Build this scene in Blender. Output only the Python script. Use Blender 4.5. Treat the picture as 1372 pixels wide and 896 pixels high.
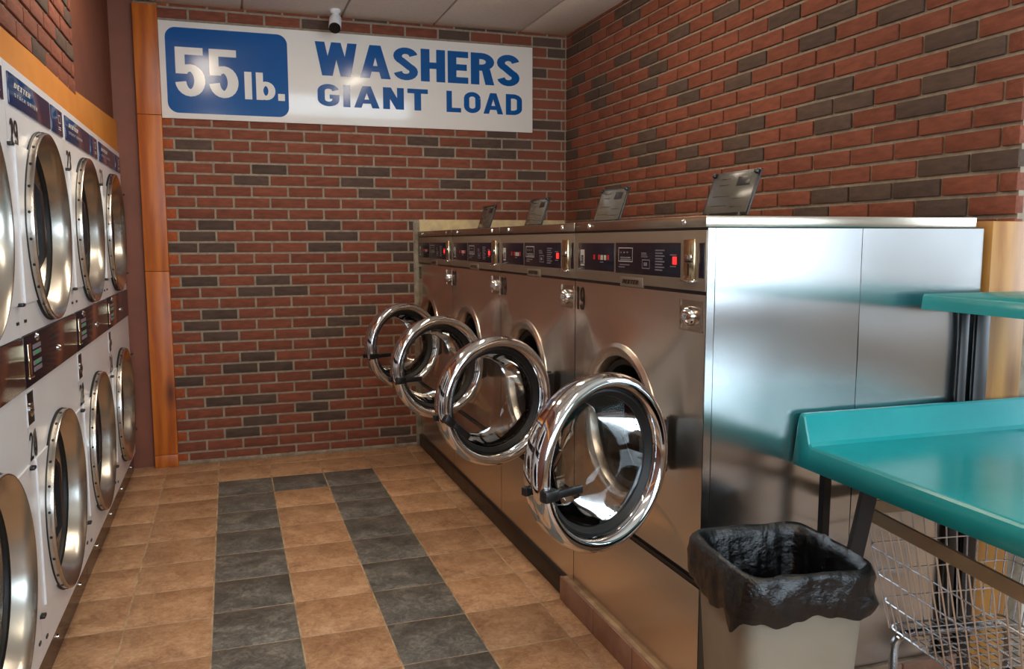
import bpy, bmesh, math, random
from mathutils import Vector, Matrix
PI = math.pi
random.seed(7)
scn = bpy.context.scene
for o in list(bpy.data.objects):
    bpy.data.objects.remove(o)
COL = scn.collection

# ------------------------------------------------------------------ camera
YAW, PITCH, ROLL = math.radians(18.302), math.radians(-6.468), math.radians(-0.197)
F_PX, PRINC_X = 1098.87, 672.2
CAM = Vector((0.3747, -4.5146, 1.2669))
fw = Vector((math.sin(YAW)*math.cos(PITCH), math.cos(YAW)*math.cos(PITCH), math.sin(PITCH)))
r0 = Vector((math.cos(YAW), -math.sin(YAW), 0)); u0 = r0.cross(fw)
rt = r0*math.cos(ROLL) + u0*math.sin(ROLL); up = u0*math.cos(ROLL) - r0*math.sin(ROLL)
cd = bpy.data.cameras.new('camera'); cam = bpy.data.objects.new('camera', cd); COL.objects.link(cam)
cam.matrix_world = Matrix(((rt.x, up.x, -fw.x, CAM.x), (rt.y, up.y, -fw.y, CAM.y), (rt.z, up.z, -fw.z, CAM.z), (0, 0, 0, 1)))
cd.sensor_fit = 'HORIZONTAL'; cd.sensor_width = 36; cd.lens = F_PX/1372*36
cd.shift_x = (686-PRINC_X)/1372; cd.clip_start = .02
scn.camera = cam

# ------------------------------------------------------------------ world, lights, exposure
WORLD_STRENGTH = 8.5
LAMP_STRENGTH = 19.0
scn.view_settings.view_transform = 'Standard'; scn.view_settings.look = 'None'
scn.view_settings.exposure = 0.0; scn.view_settings.gamma = 1; scn.view_settings.use_curve_mapping = False
w = bpy.data.worlds.new('overcast_sky'); scn.world = w; w.use_nodes = True
w.node_tree.nodes['Background'].inputs[0].default_value = (.74, .87, 1, 1)
w.node_tree.nodes['Background'].inputs[1].default_value = WORLD_STRENGTH
def portal(name, loc, rot, sx, sy):
    l = bpy.data.lights.new(name, 'AREA'); l.shape = 'RECTANGLE'; l.size = sx; l.size_y = sy
    l.cycles.is_portal = True
    o = bpy.data.objects.new(name, l); o.location = loc; o.rotation_euler = rot; COL.objects.link(o); return o

# ------------------------------------------------------------------ room dimensions
XR, YB, ZC, XL = 2.449, .4365, 2.565, -.18      # right wall, back wall, ceiling, left wall
YF = -6.6                                        # wall behind the camera
XW, YEND = 1.476, -2.776                         # washer fronts, near end of the washer row
XD = -.165                                       # dryer fronts
TILE = .2745
XFAR, YSTUB = 4.7, -2.79                         # the room widens to the right past the washers
WIN_R = (-4.5, -2.95, .9, 2.3)                   # window in the far right wall: y0 y1 z0 z1
WIN_F = (-.05, 4.5, .8, 2.38)                       # window in the wall behind the camera: x0 x1 z0 z1
portal('window_portal', (XFAR+.1, (WIN_R[0]+WIN_R[1])/2, (WIN_R[2]+WIN_R[3])/2), (0, math.radians(90), 0), WIN_R[3]-WIN_R[2], WIN_R[1]-WIN_R[0])
portal('window_portal', ((WIN_F[0]+WIN_F[1])/2, YF-.1, (WIN_F[2]+WIN_F[3])/2), (math.radians(90), 0, 0), WIN_F[1]-WIN_F[0], WIN_F[3]-WIN_F[2])

# ------------------------------------------------------------------ materials
def lin(c):
    return tuple(((v/255)/12.92 if v/255 <= .04045 else ((v/255+.055)/1.055)**2.4) for v in c) + (1,)
class NT:
    def __init__(s, m): s.t = m.node_tree; s.n = s.t.nodes; s.b = s.n['Principled BSDF']
    def add(s, ty, **kw):
        n = s.n.new(ty)
        for k, v in kw.items():
            if k in n.inputs: n.inputs[k].default_value = v
            else: setattr(n, k, v)
        return n
    def link(s, a, b): s.t.links.new(a, b)
def mat(name, col, rough=.5, metal=0, spec=.5, vary=None, scale=6, stretch=None, detail=4, bump=0, bscale=None, rvar=0, objrand=0, coat=0, lo=.35, hi=.65, bdist=.002, coords='Object'):
    m = bpy.data.materials.new(name); m.use_nodes = True; t = NT(m); b = t.b
    c = lin(col)
    b.inputs['Base Color'].default_value = c; b.inputs['Roughness'].default_value = rough
    b.inputs['Metallic'].default_value = metal; b.inputs['Specular IOR Level'].default_value = spec
    if coat: b.inputs['Coat Weight'].default_value = coat; b.inputs['Coat Roughness'].default_value = .08
    if vary or bump or rvar:
        tc = t.add('ShaderNodeTexCoord'); mp = t.add('ShaderNodeMapping')
        t.link(tc.outputs[coords], mp.inputs[0])
        if stretch: mp.inputs['Scale'].default_value = stretch
        if objrand or coords == 'Generated':
            oi = t.add('ShaderNodeObjectInfo'); mul = t.add('ShaderNodeMath', operation='MULTIPLY'); mul.inputs[1].default_value = 37
            t.link(oi.outputs['Random'], mul.inputs[0]); t.link(mul.outputs[0], mp.inputs['Location'])
        no = t.add('ShaderNodeTexNoise', Scale=scale, Detail=detail, Roughness=.6); t.link(mp.outputs[0], no.inputs['Vector'])
        if vary:
            rp = t.add('ShaderNodeValToRGB'); rp.color_ramp.elements[0].position = lo; rp.color_ramp.elements[1].position = hi
            rp.color_ramp.elements[0].color = lin(vary); rp.color_ramp.elements[1].color = c
            t.link(no.outputs[0], rp.inputs[0]); out = rp.outputs[0]
            if objrand:
                hs = t.add('ShaderNodeHueSaturation'); mr = t.add('ShaderNodeMapRange'); mr.inputs[3].default_value = 1-objrand; mr.inputs[4].default_value = 1+objrand
                t.link(oi.outputs['Random'], mr.inputs[0]); t.link(mr.outputs[0], hs.inputs['Value']); t.link(out, hs.inputs['Color']); out = hs.outputs[0]
            t.link(out, b.inputs['Base Color'])
        if rvar:
            mr = t.add('ShaderNodeMapRange'); mr.inputs[3].default_value = max(0, rough-rvar); mr.inputs[4].default_value = rough+rvar
            t.link(no.outputs[0], mr.inputs[0]); t.link(mr.outputs[0], b.inputs['Roughness'])
        if bump:
            src = no
            if bscale:
                src = t.add('ShaderNodeTexNoise', Scale=bscale, Detail=3); t.link(mp.outputs[0], src.inputs['Vector'])
            bp = t.add('ShaderNodeBump', Strength=bump, Distance=bdist); t.link(src.outputs[0], bp.inputs['Height']); t.link(bp.outputs[0], b.inputs['Normal'])
    return m
def emit(name, col, s):
    m = bpy.data.materials.new(name); m.use_nodes = True; t = NT(m)
    t.b.inputs['Base Color'].default_value = lin(col); t.b.inputs['Emission Color'].default_value = lin(col); t.b.inputs['Emission Strength'].default_value = s
    return m
def clear(name, tint=(1, 1, 1), ior=1.45, rough=.02, boost=1.0):
    m = bpy.data.materials.new(name); m.use_nodes = True; t = NT(m); t.n.remove(t.b)
    tr = t.add('ShaderNodeBsdfTransparent'); tr.inputs[0].default_value = tint+(1,)
    gl = t.add('ShaderNodeBsdfGlossy'); gl.inputs['Roughness'].default_value = rough
    fr = t.add('ShaderNodeFresnel', IOR=ior); mx = t.add('ShaderNodeMixShader')
    mu = t.add('ShaderNodeMath', operation='MULTIPLY'); mu.inputs[1].default_value = boost; mu.use_clamp = True
    t.link(fr.outputs[0], mu.inputs[0]); t.link(mu.outputs[0], mx.inputs[0]); t.link(tr.outputs[0], mx.inputs[1]); t.link(gl.outputs[0], mx.inputs[2])
    t.link(mx.outputs[0], t.n['Material Output'].inputs[0]); return m
def steel_mat(name, col, rough, stretch, brush=.25, warp=.0, warp_scale=2.0, aniso=0):
    m = bpy.data.materials.new(name); m.use_nodes = True; t = NT(m); b = t.b
    b.inputs['Metallic'].default_value = 1
    tc = t.add('ShaderNodeTexCoord'); mp = t.add('ShaderNodeMapping'); mp.inputs['Scale'].default_value = stretch; t.link(tc.outputs['Object'], mp.inputs[0])
    no = t.add('ShaderNodeTexNoise', Scale=1, Detail=5, Roughness=.7); t.link(mp.outputs[0], no.inputs['Vector'])
    sm = t.add('ShaderNodeTexNoise', Scale=3.2, Detail=3); t.link(tc.outputs['Object'], sm.inputs['Vector'])
    mr = t.add('ShaderNodeMapRange'); mr.inputs[3].default_value = rough*.9; mr.inputs[4].default_value = rough*1.1; t.link((no if brush else sm).outputs[0], mr.inputs[0]); t.link(mr.outputs[0], b.inputs['Roughness'])
    rp = t.add('ShaderNodeValToRGB'); rp.color_ramp.elements[0].position = .3; rp.color_ramp.elements[1].position = .7
    rp.color_ramp.elements[0].color = lin(tuple(v*.95 for v in col)); rp.color_ramp.elements[1].color = lin(col); t.link(sm.outputs[0], rp.inputs[0]); t.link(rp.outputs[0], b.inputs['Base Color'])
    if brush:
        bp = t.add('ShaderNodeBump', Strength=brush, Distance=.0004); t.link(no.outputs[0], bp.inputs['Height']); t.link(bp.outputs[0], b.inputs['Normal'])
    if aniso:                                              # vertical brushing spreads highlights sideways
        b.inputs['Anisotropic'].default_value = aniso; cv = t.add('ShaderNodeCombineXYZ'); cv.inputs[0].default_value = 1; t.link(cv.outputs[0], b.inputs['Tangent'])
    return m
M = {}
M['brick'] = mat('red_brick', (142, 79, 57), .85, vary=(112, 60, 42), scale=3, detail=6, bump=.5, bscale=22, objrand=.13, coords='Generated', lo=.3, hi=.7, bdist=.004)
M['brick_stain'] = mat('stained_brick', (176, 88, 44), .8, vary=(144, 68, 32), scale=3, detail=6, bump=.5, bscale=22, objrand=.1, coords='Generated', lo=.3, hi=.7, bdist=.004)
M['brick_dark'] = mat('charcoal_brick', (98, 76, 64), .85, vary=(74, 58, 50), scale=3, detail=6, bump=.5, bscale=22, objrand=.15, coords='Generated', lo=.3, hi=.7, bdist=.004)
M['mortar'] = mat('mortar', (164, 150, 130), .95, vary=(138, 124, 106), scale=30, bump=.4, bdist=.003)
M['grout'] = mat('grout', (206, 178, 142), .9, vary=(150, 122, 94), scale=12)
def tile_mat(name, c_lo, c_mid, c_hi, rough):
    m = bpy.data.materials.new(name); m.use_nodes = True; t = NT(m); b = t.b
    tc = t.add('ShaderNodeTexCoord'); mp = t.add('ShaderNodeMapping'); oi = t.add('ShaderNodeObjectInfo'); mu = t.add('ShaderNodeMath', operation='MULTIPLY'); mu.inputs[1].default_value = 53
    t.link(tc.outputs['Object'], mp.inputs[0]); t.link(oi.outputs['Random'], mu.inputs[0]); t.link(mu.outputs[0], mp.inputs['Location'])
    n1 = t.add('ShaderNodeTexNoise', Scale=9, Detail=9, Roughness=.68, Distortion=.6); n2 = t.add('ShaderNodeTexNoise', Scale=34, Detail=8, Roughness=.7, Distortion=1.6)
    t.link(mp.outputs[0], n1.inputs['Vector']); t.link(mp.outputs[0], n2.inputs['Vector'])
    ad = t.add('ShaderNodeMath', operation='MULTIPLY_ADD'); ad.inputs[1].default_value = .5; t.link(n2.outputs[0], ad.inputs[0])
    hf = t.add('ShaderNodeMath', operation='MULTIPLY'); hf.inputs[1].default_value = .5; t.link(n1.outputs[0], hf.inputs[0]); t.link(hf.outputs[0], ad.inputs[2])
    rp = t.add('ShaderNodeValToRGB'); e = rp.color_ramp.elements; e[0].position = .36; e[1].position = .66; e[0].color = lin(c_lo); e[1].color = lin(c_hi)
    x = e.new(.5); x.color = lin(c_mid); t.link(ad.outputs[0], rp.inputs[0])
    hs = t.add('ShaderNodeHueSaturation'); mr = t.add('ShaderNodeMapRange'); mr.inputs[3].default_value = .9; mr.inputs[4].default_value = 1.1
    t.link(oi.outputs['Random'], mr.inputs[0]); t.link(mr.outputs[0], hs.inputs['Value']); t.link(rp.outputs[0], hs.inputs['Color']); t.link(hs.outputs[0], b.inputs['Base Color'])
    b.inputs['Roughness'].default_value = rough
    bp = t.add('ShaderNodeBump', Strength=.25, Distance=.002); t.link(ad.outputs[0], bp.inputs['Height']); t.link(bp.outputs[0], b.inputs['Normal']); return m
M['tile_tan'] = tile_mat('tan_tile', (142, 102, 73), (188, 145, 108), (218, 180, 144), .42)
M['tile_dark'] = tile_mat('slate_tile', (64, 63, 60), (106, 103, 97), (162, 157, 146), .42)
M['ceiling'] = mat('ceiling_panel', (240, 234, 224), .95, vary=(232, 225, 214), scale=60, bump=.1)
M['tbar'] = mat('ceiling_bar', (176, 160, 142), .7)
M['brown'] = mat('brown_paint', (118, 66, 42), .6, vary=(106, 58, 37), scale=2.5, bump=.1, bscale=40)
M['maroon'] = mat('maroon_paint', (134, 78, 58), .6, vary=(122, 70, 51), scale=4, bump=.1, bscale=50)
M['orange'] = mat('orange_paint', (226, 148, 50), .45, vary=(210, 132, 42), scale=3)
M['plaster'] = mat('cream_plaster', (226, 204, 150), .85, vary=(196, 176, 140), scale=14, bump=.5)
M['plaster_grey'] = mat('grey_plaster', (170, 158, 138), .9, vary=(130, 118, 100), scale=20, bump=.5)
M['white_wall'] = mat('white_wall', (206, 200, 190), .8)
M['black_base'] = mat('black_rubber', (40, 30, 25), .35, vary=(30, 22, 18), scale=12, rvar=.1)
M['curb'] = mat('curb_tile', (172, 130, 106), .5, vary=(146, 106, 86), scale=3, stretch=(1, 1, .3), objrand=.06, coords='Generated')
M['steel_front'] = mat('satin_steel_front', (222, 212, 200), .26, 1)
M['steel_side'] = steel_mat('steel_side', (212, 214, 216), .2, (160, 160, 2.5), brush=0, aniso=.75)
M['steel_dryer'] = steel_mat('satin_steel', (204, 200, 192), .24, (2, 60, 60), brush=.2)
M['steel_trim'] = steel_mat('steel_trim', (190, 178, 162), .25, (40, 2, 40))
M['chrome'] = mat('chrome', (218, 218, 220), .06, 1)
M['nickel'] = mat('nickel', (216, 198, 160), .16, 1)
M['panel'] = mat('tan_silver_panel', (156, 142, 126), .42, .55)
M['navy'] = mat('navy_label', (17, 17, 40), .25, spec=.5)
M['navy2'] = mat('navy_label_dryer', (22, 52, 96), .12, spec=.6)
M['band'] = mat('dark_purple_band', (30, 22, 34), .14, spec=.5)
M['white_enamel'] = mat('white_enamel', (238, 239, 242), .28, vary=(231, 232, 235), scale=3)
M['white_print'] = mat('white_print', (214, 210, 204), .5)
M['grey_print'] = mat('grey_print', (130, 126, 138), .5)
M['black'] = mat('black_plastic', (22, 21, 22), .35)
M['rubber'] = mat('black_gasket', (13, 12, 12), .5)
M['drum'] = mat('dark_drum', (70, 66, 60), .3, .9)
M['inside'] = mat('dark_inside', (22, 20, 18), .8)
M['glass'] = clear('door_glass', (.95, .95, .94), 1.45, .03, 1.0)
M['pane'] = clear('window_glass', (.96, .98, .98), 1.45, .0)
M['smoke'] = clear('dryer_glass', (.62, .62, .63), 1.5, .03, 1.5)
M['red'] = emit('red_light', (255, 40, 40), 1.6)
M['red_dim'] = emit('dim_red_light', (150, 20, 24), .5)
M['sign_white'] = mat('sign_white', (242, 239, 232), .13, spec=.5)
M['sign_blue'] = mat('sign_blue', (4, 88, 160), .13, spec=.5)
M['teal'] = mat('teal_fibreglass', (38, 158, 162), .2, vary=(34, 147, 151), scale=4, spec=.5)
M['bin'] = mat('taupe_bin', (156, 147, 130), .5, vary=(147, 138, 121), scale=5)
M['bag'] = mat('black_bag', (9, 9, 10), .25, bump=.9, scale=38, detail=6, bdist=.006, spec=.6)
M['cart_band'] = mat('tan_vinyl', (186, 164, 130), .45, vary=(172, 150, 118), scale=8)
M['wire'] = mat('chrome_wire', (214, 214, 216), .25, 1)
M['tube'] = mat('chrome_tube', (196, 196, 198), .12, 1)
M['frame_white'] = mat('window_frame', (180, 180, 176), .5)
M['lamp'] = emit('lamp_diffuser', (255, 238, 214), LAMP_STRENGTH)
M['paper'] = mat('lid_label', (98, 95, 88), .18)
M['ink'] = mat('lid_ink', (40, 38, 36), .3)
def wood(name, c1, c2, sx):
    m = bpy.data.materials.new(name); m.use_nodes = True; t = NT(m); b = t.b
    tc = t.add('ShaderNodeTexCoord'); mp = t.add('ShaderNodeMapping'); mp.inputs['Scale'].default_value = (sx, sx, 1.1); t.link(tc.outputs['Object'], mp.inputs[0])
    no = t.add('ShaderNodeTexNoise', Scale=2.2, Detail=6, Distortion=1.2); t.link(mp.outputs[0], no.inputs['Vector'])
    wv = t.add('ShaderNodeTexWave', Scale=.5, Distortion=9, Detail=2); wv.bands_direction = 'X'; t.link(mp.outputs[0], wv.inputs['Vector'])
    mx = t.add('ShaderNodeMath', operation='MULTIPLY_ADD'); mx.inputs[1].default_value = .35; t.link(wv.outputs['Fac'], mx.inputs[0]); t.link(no.outputs[0], mx.inputs[2])
    rp = t.add('ShaderNodeValToRGB'); rp.color_ramp.elements[0].position = .4; rp.color_ramp.elements[1].position = .95
    rp.color_ramp.elements[0].color = lin(c1); rp.color_ramp.elements[1].color = lin(c2); t.link(mx.outputs[0], rp.inputs[0])
    vo = t.add('ShaderNodeTexVoronoi', Scale=1.0); mk = t.add('ShaderNodeMapping'); mk.inputs['Scale'].default_value = (7, 7, 2.6); t.link(tc.outputs['Object'], mk.inputs[0]); t.link(mk.outputs[0], vo.inputs['Vector'])
    kr = t.add('ShaderNodeValToRGB'); kr.color_ramp.elements[0].position = .05; kr.color_ramp.elements[1].position = .3
    kr.color_ramp.elements[0].color = (.28, .2, .16, 1); kr.color_ramp.elements[1].color = (1, 1, 1, 1); t.link(vo.outputs['Distance'], kr.inputs[0])
    mm = t.add('ShaderNodeMix', data_type='RGBA', blend_type='MULTIPLY'); mm.inputs[0].default_value = 1
    t.link(rp.outputs[0], mm.inputs[6]); t.link(kr.outputs[0], mm.inputs[7]); t.link(mm.outputs[2], b.inputs['Base Color'])
    b.inputs['Roughness'].default_value = .4; return m
M['pine'] = wood('stained_pine', (206, 116, 40), (168, 82, 26), 9)
M['plywood'] = wood('raw_lumber', (192, 138, 70), (162, 108, 52), 9)

# ------------------------------------------------------------------ mesh builder
class MB:
    def __init__(s): s.v = []; s.f = []; s.sm = []
    def face(s, idx, smooth=False): s.f.append(tuple(idx)); s.sm.append(smooth)
    def vs(s, pts): k = len(s.v); s.v += [tuple(p) for p in pts]; return list(range(k, k+len(pts)))
    def box(s, x0, x1, y0, y1, z0, z1):
        i = s.vs([(x0, y0, z0), (x1, y0, z0), (x1, y1, z0), (x0, y1, z0), (x0, y0, z1), (x1, y0, z1), (x1, y1, z1), (x0, y1, z1)])
        for q in ((0, 3, 2, 1), (4, 5, 6, 7), (0, 1, 5, 4), (1, 2, 6, 5), (2, 3, 7, 6), (3, 0, 4, 7)): s.face([i[k] for k in q])
        return s
    def cbox(s, x0, x1, y0, y1, z0, z1, b=.003):
        bm = bmesh.new(); bmesh.ops.create_cube(bm, size=1)
        for v in bm.verts: v.co = Vector(((x0+x1)/2+v.co.x*(x1-x0), (y0+y1)/2+v.co.y*(y1-y0), (z0+z1)/2+v.co.z*(z1-z0)))
        bmesh.ops.bevel(bm, geom=list(bm.edges), offset=b, segments=2, profile=.5, affect='EDGES')
        s.bm(bm); return s
    def bm(s, bm, mtx=None):
        bm.verts.ensure_lookup_table(); k = len(s.v)
        for v in bm.verts: s.v.append(tuple(mtx @ v.co if mtx else v.co))
        for f in bm.faces: s.face([k+v.index for v in f.verts], True)
        bm.free()
    def lathe(s, prof, o=(0, 0, 0), axis='x', n=48, sx=1, sz=1, close=False):
        o = Vector(o); rings = []
        for (r, h) in prof:
            pts = []
            for k in range(n):
                a = 2*PI*k/n; c, d = r*math.cos(a)*sx, r*math.sin(a)*sz
                p = {'x': (h, c, d), 'y': (d, h, c), 'z': (c, d, h)}[axis]
                pts.append(o+Vector(p))
            rings.append(s.vs(pts))
        for a, b in zip(rings, rings[1:]):
            for k in range(n): s.face((a[k], a[(k+1) % n], b[(k+1) % n], b[k]), True)
        return rings
    def cap(s, ring, flip=False): s.face(ring[::-1] if flip else ring)
    def cyl(s, o, r, h, axis='x', n=20):
        R = s.lathe([(r, 0), (r, h)], o, axis, n); s.cap(R[0], True); s.cap(R[1]); return s
    def tube(s, pts, r, n=8, closed=False, cap=True):
        pts = [Vector(p) for p in pts]; N = len(pts); rings = []; prev = None
        for i, p in enumerate(pts):
            if closed: t = (pts[(i+1) % N]-pts[i-1]).normalized()
            else: t = ((pts[i+1] if i < N-1 else p)-(pts[i-1] if i else p)).normalized()
            if prev is None:
                a = Vector((0, 0, 1)) if abs(t.z) < .9 else Vector((1, 0, 0)); nx = t.cross(a).normalized()
            else: nx = (prev-t*prev.dot(t)).normalized()
            prev = nx; ny = t.cross(nx)
            rings.append(s.vs([p+nx*r*math.cos(2*PI*k/n)+ny*r*math.sin(2*PI*k/n) for k in range(n)]))
        L = list(zip(rings, rings[1:]))+([(rings[-1], rings[0])] if closed else [])
        for a, b in L:
            for k in range(n): s.face((a[k], a[(k+1) % n], b[(k+1) % n], b[k]), True)
        if cap and not closed: s.cap(rings[0], True); s.cap(rings[-1])
        return s
    def sweep(s, pts, w, t, closed=False, upv=(0, 0, 1)):   # flat bar, w across upv, t thick
        pts = [Vector(p) for p in pts]; N = len(pts); U = Vector(upv); rings = []
        for i, p in enumerate(pts):
            if closed: d = (pts[(i+1) % N]-pts[i-1]).normalized()
            else: d = ((pts[i+1] if i < N-1 else p)-(pts[i-1] if i else p)).normalized()
            q = d.cross(U).normalized()
            rings.append(s.vs([p+q*t/2-U*w/2, p-q*t/2-U*w/2, p-q*t/2+U*w/2, p+q*t/2+U*w/2]))
        L = list(zip(rings, rings[1:]))+([(rings[-1], rings[0])] if closed else [])
        for a, b in L:
            for k in range(4): s.face((a[k], b[k], b[(k+1) % 4], a[(k+1) % 4]), True)
        if not closed: s.face(rings[0]); s.face(rings[-1][::-1])
        return s
    def holed_plate(s, x, y0, y1, z0, z1, yc, zc, r, n=48, back=.0):   # plate in the plane x, with a round hole
        ring = s.vs([(x, yc+r*math.cos(2*PI*k/n), zc+r*math.sin(2*PI*k/n)) for k in range(n)])
        out = []
        for k in range(n):
            a = 2*PI*k/n; c, d = math.cos(a), math.sin(a)
            ts = [((y1-yc)/c if c > 1e-9 else (y0-yc)/c if c < -1e-9 else 9e9), ((z1-zc)/d if d > 1e-9 else (z0-zc)/d if d < -1e-9 else 9e9)]
            t = min(ts); out.append((x, yc+t*c, zc+t*d))
        o = s.vs(out)
        for k in range(n): s.face((ring[k], ring[(k+1) % n], o[(k+1) % n], o[k]))
        for (cy, cz) in ((y1, z1), (y0, z1), (y0, z0), (y1, z0)):       # corner triangles
            a = math.atan2(cz-zc, cy-yc) % (2*PI); k = int(a/(2*PI)*n) % n
            c = s.vs([(x, cy, cz)])[0]; s.face((o[k], o[(k+1) % n], c))
        return s
    def build(s, name, m, parent=None, sharp=35, loc=None, recalc=True):
        me = bpy.data.meshes.new(name); me.from_pydata(s.v, [], s.f)
        if recalc:
            b = bmesh.new(); b.from_mesh(me); bmesh.ops.recalc_face_normals(b, faces=b.faces); b.to_mesh(me); b.free()
        me.polygons.foreach_set('use_smooth', s.sm)
        try: me.set_sharp_from_angle(angle=math.radians(sharp))
        except Exception: pass
        me.materials.append(M[m] if isinstance(m, str) else m); me.update()
        o = bpy.data.objects.new(name, me); COL.objects.link(o)
        if parent: o.parent = parent
        if loc: o.location = loc
        return o
def tag(o, label=None, cat=None, group=None, kind=None):
    for k, v in (('label', label), ('category', cat), ('group', group), ('kind', kind)):
        if v: o[k] = v
    return o
def empty(name, loc, rz=0):
    o = bpy.data.objects.new(name, None); o.location = loc; o.rotation_euler = (0, 0, rz); o.empty_display_size = .1; COL.objects.link(o); return o
def box(name, m, x0, x1, y0, y1, z0, z1, parent=None, b=0):
    mb = MB(); (mb.cbox(x0, x1, y0, y1, z0, z1, b) if b else mb.box(x0, x1, y0, y1, z0, z1)); return mb.build(name, m, parent)
def copy_tree(o, parent=None):
    c = o.copy(); COL.objects.link(c); c.parent = parent
    for ch in list(o.children): copy_tree(ch, c)
    return c

# ------------------------------------------------------------------ block lettering (flat print)
def rect(x0, y0, x1, y1): return [(x0, y0), (x1, y0), (x1, y1), (x0, y1)]
def para(b0, b1, y0, t0, t1, y1): return [(b0, y0), (b1, y0), (t1, y1), (t0, y1)]
def stroke(P, tx, ty=None):
    ty = ty or tx; n = len(P); L = []
    for i in range(n):
        a = P[max(i-1, 0)]; b = P[min(i+1, n-1)]; dx, dy = b[0]-a[0], b[1]-a[1]; l = math.hypot(dx, dy) or 1
        nx, ny = -dy/l, dx/l; L.append((P[i][0]+nx*tx/2, P[i][1]+ny*ty/2, P[i][0]-nx*tx/2, P[i][1]-ny*ty/2))
    return [[(a[0], a[1]), (a[2], a[3]), (b[2], b[3]), (b[0], b[1])] for a, b in zip(L, L[1:])]
def arcp(cx, cy, rx, ry, a0, a1, n=12): return [(cx+rx*math.cos(math.radians(a0+(a1-a0)*k/n)), cy+ry*math.sin(math.radians(a0+(a1-a0)*k/n))) for k in range(n+1)]
def glyph(ch, t, h, w):
    r = (w-t)/2; q = []
    if ch == 'I' or ch == 'l': return [rect(0, 0, t, 1)], t
    if ch == 'H': return [rect(0, 0, t, 1), rect(w-t, 0, w, 1), rect(t, .5-h/2, w-t, .5+h/2)], w
    if ch == 'E': w *= .86; return [rect(0, 0, t, 1), rect(t, 0, w, h), rect(t, 1-h, w, 1), rect(t, .5-h/2, w*.93, .5+h/2)], w
    if ch == 'L': w *= .86; return [rect(0, 0, t, 1), rect(t, 0, w, h)], w
    if ch == 'T': return [rect(w/2-t/2, 0, w/2+t/2, 1-h), rect(0, 1-h, w, 1)], w
    if ch == 'N': return [rect(0, 0, t, 1), rect(w-t, 0, w, 1), para(w-t*1.15, w, 0, 0, t*1.15, 1)], w
    if ch == 'A':
        w *= 1.2; return [para(0, t*1.05, 0, w/2-t*.6, w/2+t*.35, 1), para(w-t*1.05, w, 0, w/2-t*.35, w/2+t*.6, 1), rect(w*.22, .2, w*.78, .2+h*.9)], w
    if ch == 'W':
        w *= 1.6; a, m_, b = w*.28, w*.5, w*.72
        return [para(a-t*.55, a+t*.5, 0, 0, t, 1), para(a-t*.5, a+t*.55, 0, m_-t*.5, m_+t*.45, 1), para(b-t*.55, b+t*.5, 0, m_-t*.45, m_+t*.5, 1), para(b-t*.5, b+t*.55, 0, w-t, w, 1)], w
    if ch == 'X': return [para(0, t*1.1, 0, w-t*1.1, w, 1), para(w-t*1.1, w, 0, 0, t*1.1, 1)], w
    if ch == 'Y': return [rect(w/2-t/2, 0, w/2+t/2, .5), para(w/2-t/2, w/2+t/2, .42, 0, t, 1), para(w/2-t/2, w/2+t/2, .42, w-t, w, 1)], w
    if ch == 'K': return [rect(0, 0, t, 1), para(t*.8, t*1.9, .42, w-t*1.1, w, 1), para(w-t*1.1, w, 0, t*1.0, t*2, .62)], w
    if ch == 'O' or ch == '0':
        P = arcp(w/2, 1-.32, r, .32-h/2, 0, 180)+arcp(w/2, .32, r, .32-h/2, 180, 360); P.append(P[0]); return stroke(P, t, h), w
    if ch in 'CG':
        P = arcp(w/2, 1-.32, r, .32-h/2, 12, 180)+arcp(w/2, .32, r, .32-h/2, 180, 348 if ch == 'C' else 360); q = stroke(P, t, h)
        if ch == 'G': q += [rect(w-t, .3, w, .53), rect(w*.55, .53-h*.9, w, .53)]
        return q, w
    if ch == 'D':
        P = [(t, 1-h/2)]+arcp(w-.3-t/2+.0, 1-.3, .3, .3-h/2, 90, 0)+arcp(w-.3-t/2, .3, .3, .3-h/2, 0, -90)+[(t, h/2)]
        return [rect(0, 0, t, 1)]+stroke(P, t, h), w
    if ch == 'R':
        P = [(t, 1-h/2)]+arcp(w-.26-t/2, 1-.28, .26, .28-h/2, 90, -90)+[(t, .44+h/2)]
        return [rect(0, 0, t, 1), para(w-t*1.05, w, 0, w-t*1.5, w-t*.5, .5)]+stroke(P, t, h), w
    if ch == 'S':
        return stroke(arcp(w/2, .735, r, .265-h/2, 8, 240)+arcp(w/2, .265, r, .265-h/2, 60, -172), t*.97, h), w
    if ch == '5':
        return [rect(.02, 1-h, w*.95, 1), rect(.02, .46, t*.95, 1), rect(t*.9, .46, t*1.15, .56)]+stroke(arcp(w/2, .33, r, .33-h/2, 118, -172, 18), t, h), w
    if ch == 'b': return [rect(0, 0, t, 1)]+stroke(arcp(w/2, .34, r, .34-h/2, 165, -165, 18), t, h), w
    if ch == '.': return [rect(0, 0, t*1.1, t*1.1)], t*1.1
    if ch == '1': return [rect(w*.5-t/2, 0, w*.5+t/2, 1), para(w*.12, w*.5, .76, w*.35, w*.5+t/2, 1)], w*.8
    if ch == '2': return stroke(arcp(w/2, .72, r, .28-h/2, 175, -25)+[(t*.7, h)], t, h)+[rect(0, 0, w, h)], w
    if ch == '9':
        P = arcp(w/2, .68, r, .32-h/2, 0, 360, 20); return stroke(P, t, h)+stroke([(w-t/2, .68)]+arcp(w/2, .3, r, .3-h/2, 0, -165), t, h), w
    if ch == '3': return stroke(arcp(w/2, .74, r, .26-h/2, 165, -80)+arcp(w/2, .27, r, .27-h/2, 80, -165), t, h), w
    if ch == '4': return [rect(w*.55, 0, w*.55+t, 1), rect(0, .22, w, .22+h), para(0, t, .3, w*.5, w*.55+t*.5, 1)], w
    return [], w*.6
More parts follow.
